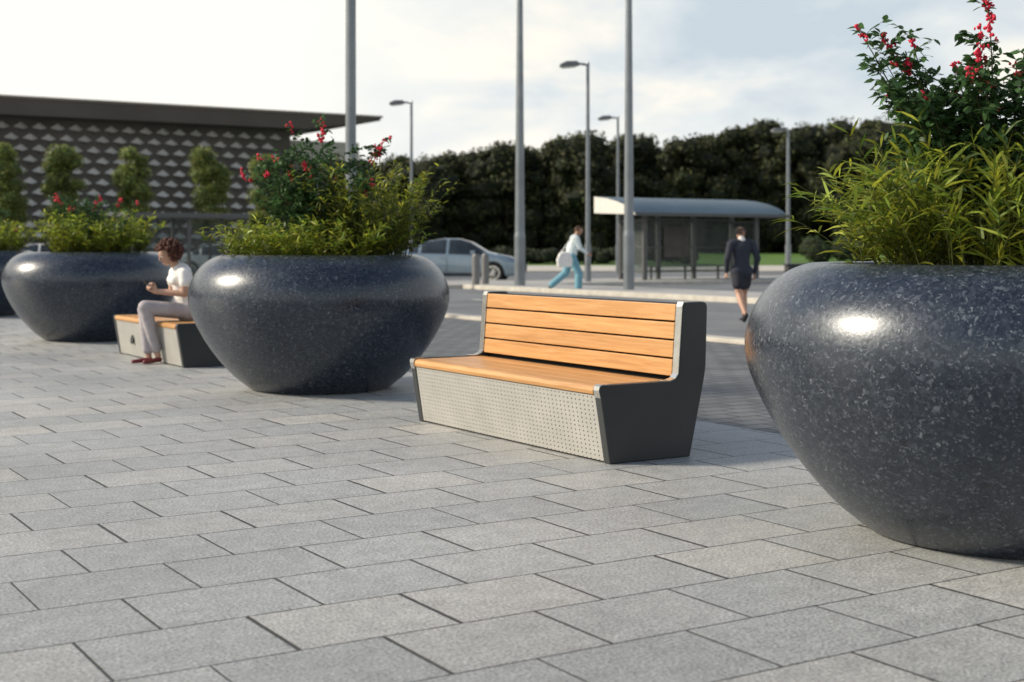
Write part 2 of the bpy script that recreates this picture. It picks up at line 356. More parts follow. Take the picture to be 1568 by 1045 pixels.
tR=[(-.11,-.05,2.45,18),(-.16,-.1,2.30,14),(-.13,.0,2.2,12),(-.72,-.1,2.29,4),(-.57,0,2.27,12),(-.50,-.05,2.16,6),(-.42,.1,2.29,4),(-.28,-.1,2.12,7),(-.2,.15,2.03,6),(.0,-.1,2.12,6),(.15,.1,2.3,6),(.3,0,2.2,9),(.5,0,2.15,4),(-.66,-.15,2.12,0),(-.60,-.1,2.02,3),(-.45,-.2,1.98,4),(-.35,.1,2.0,0),(-.2,-.2,1.95,0),(-.05,.15,1.98,0),(.1,-.15,1.98,0),(-.1,.1,2.1,0),(.05,.2,2.1,0),(-.3,.2,2.05,0),(-.15,-.15,2.08,0),(.02,-.2,2.05,0),(-.4,0,2.08,0),(-.25,.0,2.0,0),(-.5,.1,2.05,0),(-.55,.05,2.15,0),(.1,.0,2.15,0)]+rnd_tips(12,(1.8,2.1),.5,3)
planted("planter_bowl",2.27,6.27,11,tR,[(0,0,230,.66,.3,.66,.15,G1,.85,.95,1.2),(0,0,130,.5,.5,.80,.14,G2,.5,.95,1.2)],.95,1.25)
tM=[(.02,-.1,2.46,14),(-.28,0,2.42,5),(-.46,.1,2.15,8),(-.74,0,2.02,9),(-.58,.1,2.15,7),(.6,0,2.30,14),(.52,.1,2.24,9),(-.04,-.3,2.0,5),(-.45,-.3,1.98,5),(-.2,.1,2.25,0),(.1,.1,2.25,0),(.3,0,2.2,0),(-.35,.2,2.2,0),(-.1,0,2.3,0),(.0,.2,2.2,0),(-.3,-.2,2.15,0),(.2,-.2,2.15,0),(.12,-.1,2.1,0),(.38,.1,2.1,0),(-.55,0,1.98,0),(-.42,-.1,2.05,0)]+rnd_tips(16,(1.75,2.1),.55,5)
planted("planter_bowl",-1.764,12.62,23,tM,[(-.1,0,210,.72,.22,.50,.105,G1,.9,1.2,1.5),(.5,0,130,.34,.6,1.05,.10,(.12,.19,.04),.5,1.15,1.6)],1.25,1.1)
tL=rnd_tips(16,(1.6,2.05),.7,8)
planted("planter_bowl",-5.90,19.25,31,tL,[(.1,0,230,.62,.3,.75,.12,(.20,.30,.04),.6,1.8,1.2)],1.6)
planted("planter_bowl",-10.05,25.9,47,rnd_tips(12,(1.6,2.0),.7,9),[(.1,0,190,.62,.3,.75,.13,(.20,.30,.04),.6,2.)],1.6)
planted("planter_bowl",6.40,-.3,53,rnd_tips(10,(1.6,2.0),.7,12),[(0,0,120,.62,.3,.75,.15,G1,.6)])

# ------------------------------------------------------------ benches
LB=2.415
def bench_back(loc):
    e=empty("park_bench",loc,ANG)
    end=[(0,.0),(-.068,.40),(-.078,.445),(-.072,.466),(-.055,.475),(.46,.475),(.50,.487),(.522,.515),(.553,.93),(.565,.955),(.72,.957),(.742,.948),(.750,.925),(.738,.56),(.725,.48),(.61,0)]
    for nm,y0 in(("end_panel",0),("end_panel_far",LB-.065)):
        mb=MB(); mb.prism(end,y0,y0+.065); mb.make(nm,e,mats=M_dark,bevel=.007)
    path=[(-.070,.40),(-.081,.445),(-.075,.470),(-.055,.479),(.0,.479)]
    path2=[(.40,.479),(.46,.479),(.498,.491),(.518,.517),(.549,.93),(.562,.959),(.60,.960)]
    for nm,y0 in(("steel_trim",.004),("steel_trim_far",LB-.061)):
        mb=MB()
        for pth in (path,path2):
            inn=[(x+.006,z-.006) for x,z in pth]; mb.prism(pth+inn[::-1],y0,y0+.057)
        mb.make(nm,e,mats=M_steel,bevel=.001,bseg=1)
    mb=MB(); y0,y1=.07,LB-.07
    nose=[(-.072,.415),(-.078,.44),(-.070,.463),(-.05,.470),(.05,.470),(.05,.44),(-.03,.44),(-.045,.415)]
    mb.prism(nose,y0,y1)
    for k in range(3):
        x0=.058+k*.153; mb.box(x0,x0+.146,y0,y1,.440,.470)
    mb.make("seat_slats",e,mats=M_wood,bevel=.005)
    mb=MB(); z=.497
    for k in range(4):
        h=.103; xa=.519+(z-.497)*.075; xb=xa+h*.075
        mb.prism([(xa,z),(xb,z+h),(xb+.03,z+h),(xa+.03,z)],y0,y1); z+=h+.011
    mb.make("backrest_slats",e,mats=M_wood,bevel=.005)
    mb=MB(); mb.prism([(.56,.05),(.66,.05),(.73,.56),(.735,.94),(.60,.94),(.565,.50)],y0-.003,y1+.003); mb.box(.0,.555,y0-.003,y1+.003,.395,.435)
    mb.make("slat_shade_backing",e,mats=M_black)  # black backing added so the gaps between slats look shaded
    mb=MB(); mb.prism([(.003,.012),(-.060,.41),(-.057,.411),(.006,.012)],.066,LB-.066); mb.make("perforated_front",e,mats=M_perf)
    mb=MB(); mb.prism([(.04,.01),(-.02,.39),(.02,.39),(.08,.01)],.07,LB-.07); mb.make("inner_shade_backing",e,mats=M_black)  # black core added behind the sheet so its holes look shaded
    return e
bench_back((.585,8.17,0))
def bench_flat(loc):
    e=empty("backless_bench",loc,ANG)
    end=[(0,0),(-.068,.40),(-.078,.445),(-.072,.466),(-.055,.475),(.625,.475),(.648,.462),(.65,.44),(.60,0)]
    for nm,y0 in(("end_panel",0),("end_panel_far",LB-.065)):
        mb=MB(); mb.prism(end,y0,y0+.065); mb.make(nm,e,mats=M_dark,bevel=.007)
    mb=MB(); y0,y1=.07,LB-.07
    mb.prism([(-.072,.415),(-.078,.44),(-.070,.463),(-.05,.470),(.05,.470),(.05,.44),(-.03,.44),(-.045,.415)],y0,y1)
    for k in range(4): x0=.058+k*.147; mb.box(x0,x0+.140,y0,y1,.44,.47)
    mb.make("seat_slats",e,mats=M_wood,bevel=.005)
    mb=MB(); mb.prism([(.003,.012),(-.060,.41),(-.057,.411),(.006,.012)],.066,LB-.066); mb.make("perforated_front",e,mats=M_perf)
    mb=MB(); mb.prism([(.05,.01),(-.02,.43),(.62,.43),(.56,.01)],.07,LB-.07); mb.make("inner_shade_backing",e,mats=M_black)  # black filling added so holes and slat gaps look shaded
    mb=MB(); mb.cyl((-.032,1.75,.21),(-.045,1.75,.212),.055,.055,20); mb.make("round_badge",e,mats=M_dark)
bench_flat((-3.51,14.67,0))

# ------------------------------------------------------------ people
def capsule(A,B,ra,rb,flat=None,seg=14):
    A=Vector(A);B=Vector(B); ax=B-A; L=ax.length
    d=ax.normalized() if L>1e-6 else Vector((0,0,1))
    t=Vector((1,0,0)) if abs(d.x)<.9 else Vector((0,1,0)); e1=d.cross(t).normalized(); e2=d.cross(e1)
    rings=[]
    for k in range(1,5): q=math.pi/2*(1-k/4); rings.append((A-d*(ra*math.sin(q)),ra*math.cos(q)))
    for k in range(0,4): q=math.pi/2*(k/4); rings.append((B+d*(rb*math.sin(q)),rb*math.cos(q)))
    vs=[A-d*ra]; 
    for c,r in rings:
        for i in range(seg): a=2*math.pi*i/seg; vs.append(c+e1*(r*math.cos(a))+e2*(r*math.sin(a)))
    vs.append(B+d*rb); fs=[(0,1+(i+1)%seg,1+i) for i in range(seg)]
    for j in range(len(rings)-1):
        for i in range(seg): fs.append((1+j*seg+i,1+j*seg+(i+1)%seg,1+(j+1)*seg+(i+1)%seg,1+(j+1)*seg+i))
    l=1+(len(rings)-1)*seg; fs+=[(l+i,l+(i+1)%seg,len(vs)-1) for i in range(seg)]
    if flat:
        n,k=Vector(flat[0]).normalized(),flat[1]
        def ax_pt(p):
            tt=max(0,min(1,(p-A).dot(ax)/(L*L))) if L>1e-6 else 0
            return A+ax*tt
        out=[]
        for p in vs:
            c=ax_pt(p); w=(p-c).dot(n); out.append(p+n*(w*(k-1)))
        vs=out
    return vs,fs
class Fig:
    def __init__(s): s.caps=[]
    def c(s,A,B,ra,rb,tag,flat=None): s.caps.append((Vector(A),Vector(B),ra,rb,tag,flat))
    def head(s,c,f,tag='skin'):
        c=Vector(c); f=Vector(f).normalized(); r=f.cross(Vector((0,0,1))).normalized(); u=r.cross(f).normalized(); s.hc,s.hf,s.hr,s.hu=c,f,r,u
        s.c(c-f*.018+u*.02,c+f*.012+u*.02,.086,.083,tag,(r,.86))
        s.c(c+f*.03-u*.02,c+f*.055-u*.08,.062,.034,tag,(r,.95))
        s.c(c+f*.088+u*.012,c+f*.104-u*.022,.008,.013,tag)
        s.c(c+f*.078+u*.03+r*.03,c+f*.078+u*.03-r*.03,.012,.012,tag)
        s.c(c+f*.086-u*.052+r*.014,c+f*.086-u*.052-r*.014,.008,.008,'lip')
        for k in(-1,1): s.c(c+r*(.078*k)-f*.005+u*.015,c+r*(.08*k)-u*.022,.017,.011,tag,(r,.5))
    def hand(s,W,d,n,side,curl=.6,tag='skin'):
        W=Vector(W);d=Vector(d).normalized();n=Vector(n); n=(n-d*n.dot(d)).normalized(); t=d.cross(n)*side
        s.c(W,W+d*.085,.030,.040,tag,(n,.42))
        for i,(o,l) in enumerate(((.030,.072),(.010,.082),(-.010,.076),(-.029,.060))):
            a=W+d*.088+t*o; b=a+(d*math.cos(curl)+n*math.sin(curl))*(l*.5); e=b+(d*math.cos(curl*2.1)+n*math.sin(curl*2.1))*(l*.5)
            s.c(a,b,.0098,.0088,tag); s.c(b,e,.0088,.0072,tag)
        a=W+d*.03+t*.03; b=a+(d*.7+t*.6+n*.3).normalized()*.042; s.c(a,b,.013,.0105,tag); s.c(b,b+(d*.85+t*.15+n*.5).normalized()*.032,.0105,.0085,tag)
    def build(s,name,parent,mats,voxel):
        mb=MB()
        for A,B,ra,rb,tag,fl in s.caps: mb.add(*capsule(A,B,ra,rb,fl))
        me=mesh(mb.v,mb.f); o=bpy.data.objects.new("tmp",me); sc.collection.objects.link(o)
        r=o.modifiers.new("r",'REMESH'); r.mode='VOXEL'; r.voxel_size=voxel
        m=o.modifiers.new("s",'SMOOTH'); m.iterations=3; m.factor=.5
        dg=bpy.context.evaluated_depsgraph_get(); me2=bpy.data.meshes.new_from_object(o.evaluated_get(dg)); bpy.data.objects.remove(o)
        nf=len(me2.polygons); cen=np.empty(nf*3); me2.polygons.foreach_get("center",cen); cen=cen.reshape(-1,3)
        best=np.full(nf,1e9); idx=np.zeros(nf,int); names=list(mats)
        for A,B,ra,rb,tag,fl in s.caps:
            A=np.array(A);B=np.array(B);ax=B-A;L2=max(ax@ax,1e-9); t=np.clip((cen-A)@ax/L2,0,1); q=cen-(A+t[:,None]*ax)
            if fl: nn=np.array(Vector(fl[0]).normalized()); w=q@nn; q=q+np.outer(w*(1/fl[1]-1),nn)
            dist=np.linalg.norm(q,axis=1)-(ra+(rb-ra)*t); k=dist<best; best[k]=dist[k]; idx[k]=names.index(tag)
        me2.materials.clear(); ob=obj(name,me2,parent,mats=[mats[k] for k in names]); 
        me2.polygons.foreach_set("material_index",idx.astype(np.int32)); me2.polygons.foreach_set("use_smooth",[True]*nf)
        mb=MB(); c,f,r,u=s.hc,s.hf,s.hr,s.hu
        for k in(-1,1): mb.sphere(c+f*.077+r*(.031*k)+u*.008,.0125,0); mb.sphere(c+f*.0855+r*(.031*k)+u*.008,.006,1)
        mb.make("eyes",parent,mats=[M_eye,M_black],smooth=True,fix=False)
M_eye=simple("eye_white",(.7,.7,.68),.3,var=.05)
skin=simple("skin",(.46,.27,.19),.5,var=.08); skin2=simple("skin_tan",(.36,.20,.13),.5,var=.08); lip=simple("lips",(.38,.12,.10),.4)
def cloth(n,c): return simple(n,c,.85,var=.12,scale=14,bump=.6,bscale=26)
def hair(name,parent,c,f,u,col,curly):
    mb=MB(); r=random.Random(3); c=Vector(c); f=Vector(f).normalized(); u=Vector(u)
    M=simple(name+"_colour",col,.7,var=.5,scale=80,bump=.8,bscale=140)
    if curly:
        for i in range(620):
            d=Vector((r.gauss(0,1),r.gauss(0,1),r.gauss(0,1))).normalized()
            df=d.dot(f); du=d.dot(u)
            if df>.42 and du<.5: continue
            if du<-.8: continue
            R=r.uniform(.10,.152); mb.sphere(c-f*.022+u*.02+d*R,r.uniform(.011,.021),seg=6,rings=4)
    else:
        for i in range(260):
            d=Vector((r.gauss(0,1),r.gauss(0,1),r.gauss(0,1))).normalized()
            df=d.dot(f); du=d.dot(u)
            if df>.3 and du<.6: continue
            if du<-.45: continue
            mb.sphere(c-f*.006+u*.022+Vector((d.x*.084,d.y*.084,d.z*.086)),r.uniform(.014,.02),seg=6,rings=4)
    mb.make(name,parent,mats=M,smooth=True,fix=False)

# seated woman
fdir=-V; rz=math.atan2(fdir.y,fdir.x)-math.pi/2
loc=Vector((-3.51,14.67,0))+U*.70+V*.26
w=empty("seated_woman",(loc.x,loc.y,0),rz); w.scale=(1.05,1.05,1.0)
F=Fig()
F.c((-.07,0,.585),(.07,0,.585),.125,.125,'trousers',((0,1,0),.95))
F.c((0,-.01,.62),(0,.02,.80),.150,.135,'shirt',((0,1,0),.84))
F.c((0,.02,.80),(0,.06,.97),.135,.155,'shirt',((0,1,0),.76))
F.c((-.12,.07,1.01),(.12,.07,1.01),.074,.074,'shirt')
F.c((-.06,.13,.93),(.06,.13,.93),.062,.062,'shirt')
F.c((0,.08,1.04),(0,.15,1.14),.052,.046,'skin')
F.head((0,.20,1.215),(0,1,-.45))
for k in(-1,1):
    F.c((.165*k,.07,1.01),(.19*k,.08,.90),.064,.062,'shirt'); F.c((.19*k,.08,.90),(.205*k,.09,.78),.046,.040,'skin')
    hnd=(.045*k,.33,.80); F.c((.205*k,.09,.78),hnd,.040,.026,'skin'); F.hand(hnd,(-.35*k,.70,.45),(-.8*k,.1,.5),k,.7)
F.c((.09,.02,.575),(.075,.43,.60),.092,.072,'trousers'); F.c((.075,.43,.60),(.05,.40,.16),.070,.058,'trousers')
F.c((-.09,.02,.575),(-.02,.45,.635),.092,.074,'trousers'); F.c((-.02,.45,.635),(.0,.33,.17),.070,.058,'trousers')
F.c((.05,.40,.16),(.05,.39,.08),.035,.032,'skin'); F.c((0,.33,.17),(-.01,.31,.09),.035,.032,'skin')
F.c((.05,.38,.045),(.055,.55,.030),.036,.028,'shoe',((0,0,1),.8)); F.c((-.01,.30,.045),(-.05,.46,.028),.036,.028,'shoe',((0,0,1),.8))
F.build("body",w,{'skin':skin,'lip':lip,'shirt':cloth("white_tshirt",(.78,.77,.75)),'trousers':cloth("grey_trousers",(.38,.355,.375)),'shoe':simple("red_shoe",(.16,.02,.025),.35)},.0065)
hair("curly_hair",w,F.hc,F.hf,F.hu,(.085,.026,.014),True)
mb=MB(); mb.box(-.036,.036,-.004,.004,-.07,.07); o=mb.make("phone",w,mats=M_black,bevel=.004); o.location=(0,.42,.875); o.rotation_euler=(-.6,0,0)

# pedestrian in blue, mid-stride, walking to the right
w=empty("pedestrian_in_blue",(1.68,38.9,.0),math.radians(-84)); w.scale=(1.12,1.12,1.1)
F=Fig()
F.c((-.06,0,.93),(.06,0,.93),.125,.125,'trousers',((0,1,0),.9))
F.c((0,.0,1.0),(0,.05,1.18),.160,.145,'shirt',((0,1,0),.9)); F.c((0,.05,1.18),(0,.09,1.34),.15,.16,'shirt',((0,1,0),.85))
F.c((-.14,.10,1.41),(.14,.10,1.41),.076,.076,'shirt'); F.c((0,.10,1.42),(0,.15,1.53),.055,.05,'skin')
F.head((0,.19,1.60),(0.1,1,-.3))
F.c((.18,.10,1.40),(.22,.20,1.14),.070,.060,'shirt'); F.c((.22,.20,1.14),(.18,.36,1.02),.055,.038,'shirt'); F.hand((.18,.37,1.01),(0,.8,-.4),(-1,0,0),1,.5)
F.c((-.18,.10,1.40),(-.24,-.04,1.14),.070,.058,'shirt'); F.c((-.24,-.04,1.14),(-.22,-.06,.90),.053,.036,'shirt'); F.hand((-.22,-.06,.89),(0,0,-1),(1,0,0),1,.9)
F.c((.09,0,.90),(.10,.18,.50),.118,.100,'trousers'); F.c((.10,.18,.50),(.09,.17,.12),.098,.096,'trousers')
F.c((-.09,0,.90),(-.09,-.13,.50),.118,.096,'trousers'); F.c((-.09,-.13,.50),(-.09,-.48,.20),.092,.086,'trousers')
F.c((.09,.17,.05),(.10,.35,.035),.042,.034,'shoe'); F.c((-.09,-.54,.13),(-.09,-.47,.035),.042,.032,'shoe')
F.build("body",w,{'skin':skin2,'lip':lip,'shirt':cloth("pale_blue_shirt",(.68,.77,.80)),'trousers':cloth("blue_trousers",(.15,.34,.44)),'shoe':simple("dark_shoe",(.03,.03,.035),.5)},.008)
hair("short_hair",w,F.hc,F.hf,F.hu,(.05,.025,.015),False)
mb=MB(); mb.prism([(-.17,0),(.17,0),(.21,.18),(.13,.36),(.0,.40),(-.13,.36),(-.20,.17)],-.08,.08); o=mb.make("white_shoulder_bag",w,mats=cloth("white_canvas",(.80,.80,.78)),bevel=.03); o.location=(.33,-.22,.66); o.rotation_euler=(0,0,1.57)
mb=MB(); mb.cyl((.32,-.12,1.02),(.19,.08,1.48),.014,.014,8); mb.cyl((.32,-.32,1.02),(.19,.04,1.48),.014,.014,8); mb.make("bag_strap",w,mats=M_white)

# pedestrian in dark suit walking away
w=empty("pedestrian_in_suit",(3.98,23.75,0),math.radians(14)); w.scale=(1.02,1.0,.97)
F=Fig()
F.c((-.06,0,.90),(.06,0,.90),.140,.140,'jacket',((0,1,0),.85))
F.c((0,0,.95),(0,.0,1.14),.145,.135,'jacket',((0,1,0),.78)); F.c((0,0,1.14),(0,.0,1.30),.145,.170,'jacket',((0,1,0),.68))
F.c((-.16,0,1.40),(.16,0,1.40),.072,.072,'jacket'); F.c((0,0,1.40),(0,.03,1.50),.058,.052,'skin'); F.c((0,.0,1.44),(0,.01,1.475),.064,.060,'shirt')
F.head((0,.05,1.585),(-.15,1,-.1))
F.c((.20,0,1.39),(.27,-.05,1.13),.066,.056,'jacket'); F.c((.27,-.05,1.13),(.25,.03,.88),.053,.038,'jacket'); F.hand((.25,.035,.87),(0,.2,-1),(-1,0,0),-1,.6)
F.c((-.20,0,1.39),(-.27,-.02,1.13),.066,.056,'jacket'); F.c((-.27,-.02,1.13),(-.24,.09,.90),.053,.038,'jacket'); F.hand((-.24,.095,.89),(0,.3,-1),(1,0,0),1,.6)
F.c((.07,0,.84),(.085,.07,.66),.115,.103,'skirt'); F.c((-.07,0,.84),(-.085,-.05,.66),.115,.103,'skirt'); F.c((0,0,.82),(0,0,.66),.115,.105,'skirt')
F.c((.085,.08,.60),(.09,.12,.50),.068,.055,'skin'); F.c((.09,.12,.50),(.09,.12,.32),.054,.058,'skin'); F.c((.09,.12,.32),(.09,.10,.10),.058,.034,'skin')
F.c((-.085,-.05,.60),(-.085,-.07,.50),.068,.055,'skin'); F.c((-.085,-.07,.50),(-.085,-.20,.34),.054,.058,'skin'); F.c((-.085,-.20,.34),(-.085,-.36,.16),.058,.034,'skin')
F.c((.09,.08,.055),(.095,.24,.035),.042,.034,'shoe',((0,0,1),.85)); F.c((.09,.09,.06),(.09,.095,.12),.04,.036,'shoe')
F.c((-.085,-.39,.13),(-.085,-.30,.035),.042,.033,'shoe')
F.build("body",w,{'skin':skin,'lip':lip,'shirt':cloth("white_collar",(.65,.65,.64)),'jacket':cloth("navy_jacket",(.026,.032,.048)),'skirt':cloth("navy_skirt",(.016,.018,.03)),'shoe':simple("black_shoe",(.012,.012,.014),.4)},.008)
hair("black_hair",w,F.hc,F.hf,F.hu,(.012,.01,.01),False)

# ------------------------------------------------------------ poles & lamps
def tall_pole(x,y,r0,r1,h,rz=0):
    e=empty("lighting_column",(x,y,0),rz)
    mb=MB(); mb.cyl((0,0,0),(0,0,1.6),r0*1.12,r0*1.12,24); mb.cyl((0,0,1.6),(0,0,1.75),r0*1.12,r0,24,caps=False); mb.cyl((0,0,1.75),(0,0,h),r0,r1,24)
    mb.cyl((0,0,-.0),(0,0,.03),r0*1.9,r0*1.9,24); o=mb.make("shaft",e,mats=M_pole)
    mb=MB(); mb.box(-.9,.9,-.05,.05,h-.02,h+.06); mb.box(-1.3,-.6,-.16,.16,h-.1,h-.021); mb.box(.6,1.3,-.16,.16,h-.1,h-.021); mb.make("floodlight_head",e,mats=M_lamp,bevel=.02)
tall_pole(-2.94,25,.10,.085,13); tall_pole(.24,42,.15,.055,13.5); tall_pole(3.23,37.9,.135,.055,13)
def street_lamp(x,y,h,rz,s=1):
    e=empty("street_lamp",(x,y,0),rz); mb=MB(); mb.cyl((0,0,0),(0,0,1.4),.11*s,.11*s,18); mb.cyl((0,0,1.4),(0,0,h),.085*s,.055*s,18); mb.cyl((0,0,h-.02),(-.32,0,h+.02),.045,.04,10); mb.cyl((0,0,h),(0,0,h+.08),.07,.04,12); mb.make("post",e,mats=M_pole)
    mb=MB(); mb.prism([(-.28,h-.05),(-.95,h-.12),(-.98,h-.02),(-.75,h+.09),(-.38,h+.10)],-.17,.17); mb.make("lantern",e,mats=M_lamp,bevel=.03)
    mb=MB(); mb.prism([(-.36,h-.062),(-.90,h-.115),(-.86,h-.15),(-.42,h-.10)],-.12,.12); mb.make("lens",e,mats=M_lens)
street_lamp(-4.4,60,7.6,.1); street_lamp(2.6,47,7.55,.1,1.0); street_lamp(5.1,66,7.5,.1); street_lamp(14.7,73,7.5,.3,1.4)

# ------------------------------------------------------------ bus shelter
M_frame=simple("shelter_frame",(.085,.09,.09),.5,var=.1); M_roof=simple("shelter_roof_sheet",(.085,.135,.175),.45,metal=.3,var=.12,scale=1.5); M_soff=simple("shelter_soffit",(.62,.62,.58),.6,var=.06); M_ad=simple("timetable_panel",(.07,.06,.058),.5,var=.3,scale=3)
so=P(29.0,38.4); e=empty("bus_shelter",(so.x,so.y,.10),ANG)
mb=MB(); 
ys=[0,.25,.6,1.1,1.7,2.48]; zs=[2.36,2.52,2.68,2.82,2.94,3.02]
for i in range(5):
    mb.add([(0,ys[i],zs[i]),(7.2,ys[i],zs[i]),(7.2,ys[i+1],zs[i+1]),(0,ys[i+1],zs[i+1])],[(0,1,2,3)])
mb.make("roof_sheet",e,mats=M_roof,smooth=True)
mb=MB(); mb.add([(0.02,0.03,2.33),(7.18,.03,2.33),(7.18,2.45,2.42),(.02,2.45,2.42)],[(0,1,2,3)])
mb.make("soffit",e,mats=M_soff)
mb=MB()
vs=[(0,y,z) for y,z in zip(ys,zs)]+[(0,2.48,2.42),(0,0,2.33)]
mb.add(vs,[tuple(range(len(vs)))]); mb.add([(7.2,y,z) for _,y,z in vs],[tuple(range(len(vs)))])
mb.add([(0,2.48,2.42),(7.2,2.48,2.42),(7.2,2.48,3.02),(0,2.48,3.02)],[(0,1,2,3)]); mb.make("gable_fascia",e,mats=M_soff,fix=False)
mb=MB(); mb.box(-.02,7.22,-.06,-.003,2.28,2.40); 
for x in(.9,2.6,4.3,6.2): mb.box(x,x+.18,2.1,2.2,0,2.40)
for x in(.9,6.2): mb.box(x,x+.18,.7,.8,0,2.34)
mb.box(1.0,6.2,2.13,2.17,.25,.31); mb.box(1.0,6.2,2.13,2.17,1.15,1.19); mb.box(1.0,6.2,2.13,2.17,2.2,2.26)
for x in(.93,6.23): mb.box(x,x+.04,.8,2.1,.25,.31); mb.box(x,x+.04,.8,2.1,2.1,2.16)
mb.make("frame",e,mats=M_frame,bevel=.006)
mb=MB(); mb.box(1.0,2.6,2.145,2.155,.31,2.2); mb.box(2.7,4.3,2.145,2.155,.31,2.2); mb.box(4.4,6.2,2.145,2.155,.31,2.2); mb.box(.945,.955,.8,2.1,.31,2.1); mb.box(6.245,6.255,.8,2.1,.31,2.1); mb.make("glazing",e,mats=M_clear)
mb=MB(); mb.box(2.9,4.1,2.05,2.10,.8,1.95); mb.make("timetable",e,mats=M_ad)
mb=MB(); mb.box(1.6,5.6,1.55,1.9,.45,.50); 
for x in(2.0,3.6,5.2): mb.box(x,x+.06,1.68,1.76,0,.45)
mb.make("perch_seat",e,mats=M_frame,bevel=.01)
e=empty("flat_roof_shelter",(-10.9,45,0),ANG)
mb=MB(); mb.box(-2.0,2.0,-1,1,2.22,2.38); mb.make("roof",e,mats=M_frame,bevel=.02)
mb=MB(); 
for x in(-1.8,0,1.7):
    mb.box(x,x+.1,.8,.9,0,2.22); mb.box(x,x+.1,-.8,-.7,0,2.22)
mb.box(-1.7,1.7,.83,.87,.3,.36); mb.box(-1.6,1.6,.2,.6,.45,.5); mb.box(-1.2,-1.1,.35,.45,0,.45); mb.box(1.1,1.2,.35,.45,0,.45); mb.make("frame",e,mats=M_frame,bevel=.006)
mb=MB(); mb.box(-1.7,0,.845,.855,.36,2.2); mb.box(.1,1.7,.845,.855,.36,2.2); mb.make("glazing",e,mats=M_clear)
M_bol=simple("bollard_steel",(.19,.19,.19),.5,metal=.3,var=.1)
for (x,y) in((-1.12,42.5),(-.85,43.6)):
    mb=MB(); mb.cyl((0,0,0),(0,0,1.02),.12,.12,20); mb.cyl((0,0,1.02),(0,0,1.08),.12,.08,20); mb.cyl((0,0,.82),(0,0,.88),.128,.128,20); mb.cyl((0,0,0),(0,0,.02),.17,.17,20)
    mb.make("bollard",mats=M_bol,loc=(x,y,-.01))

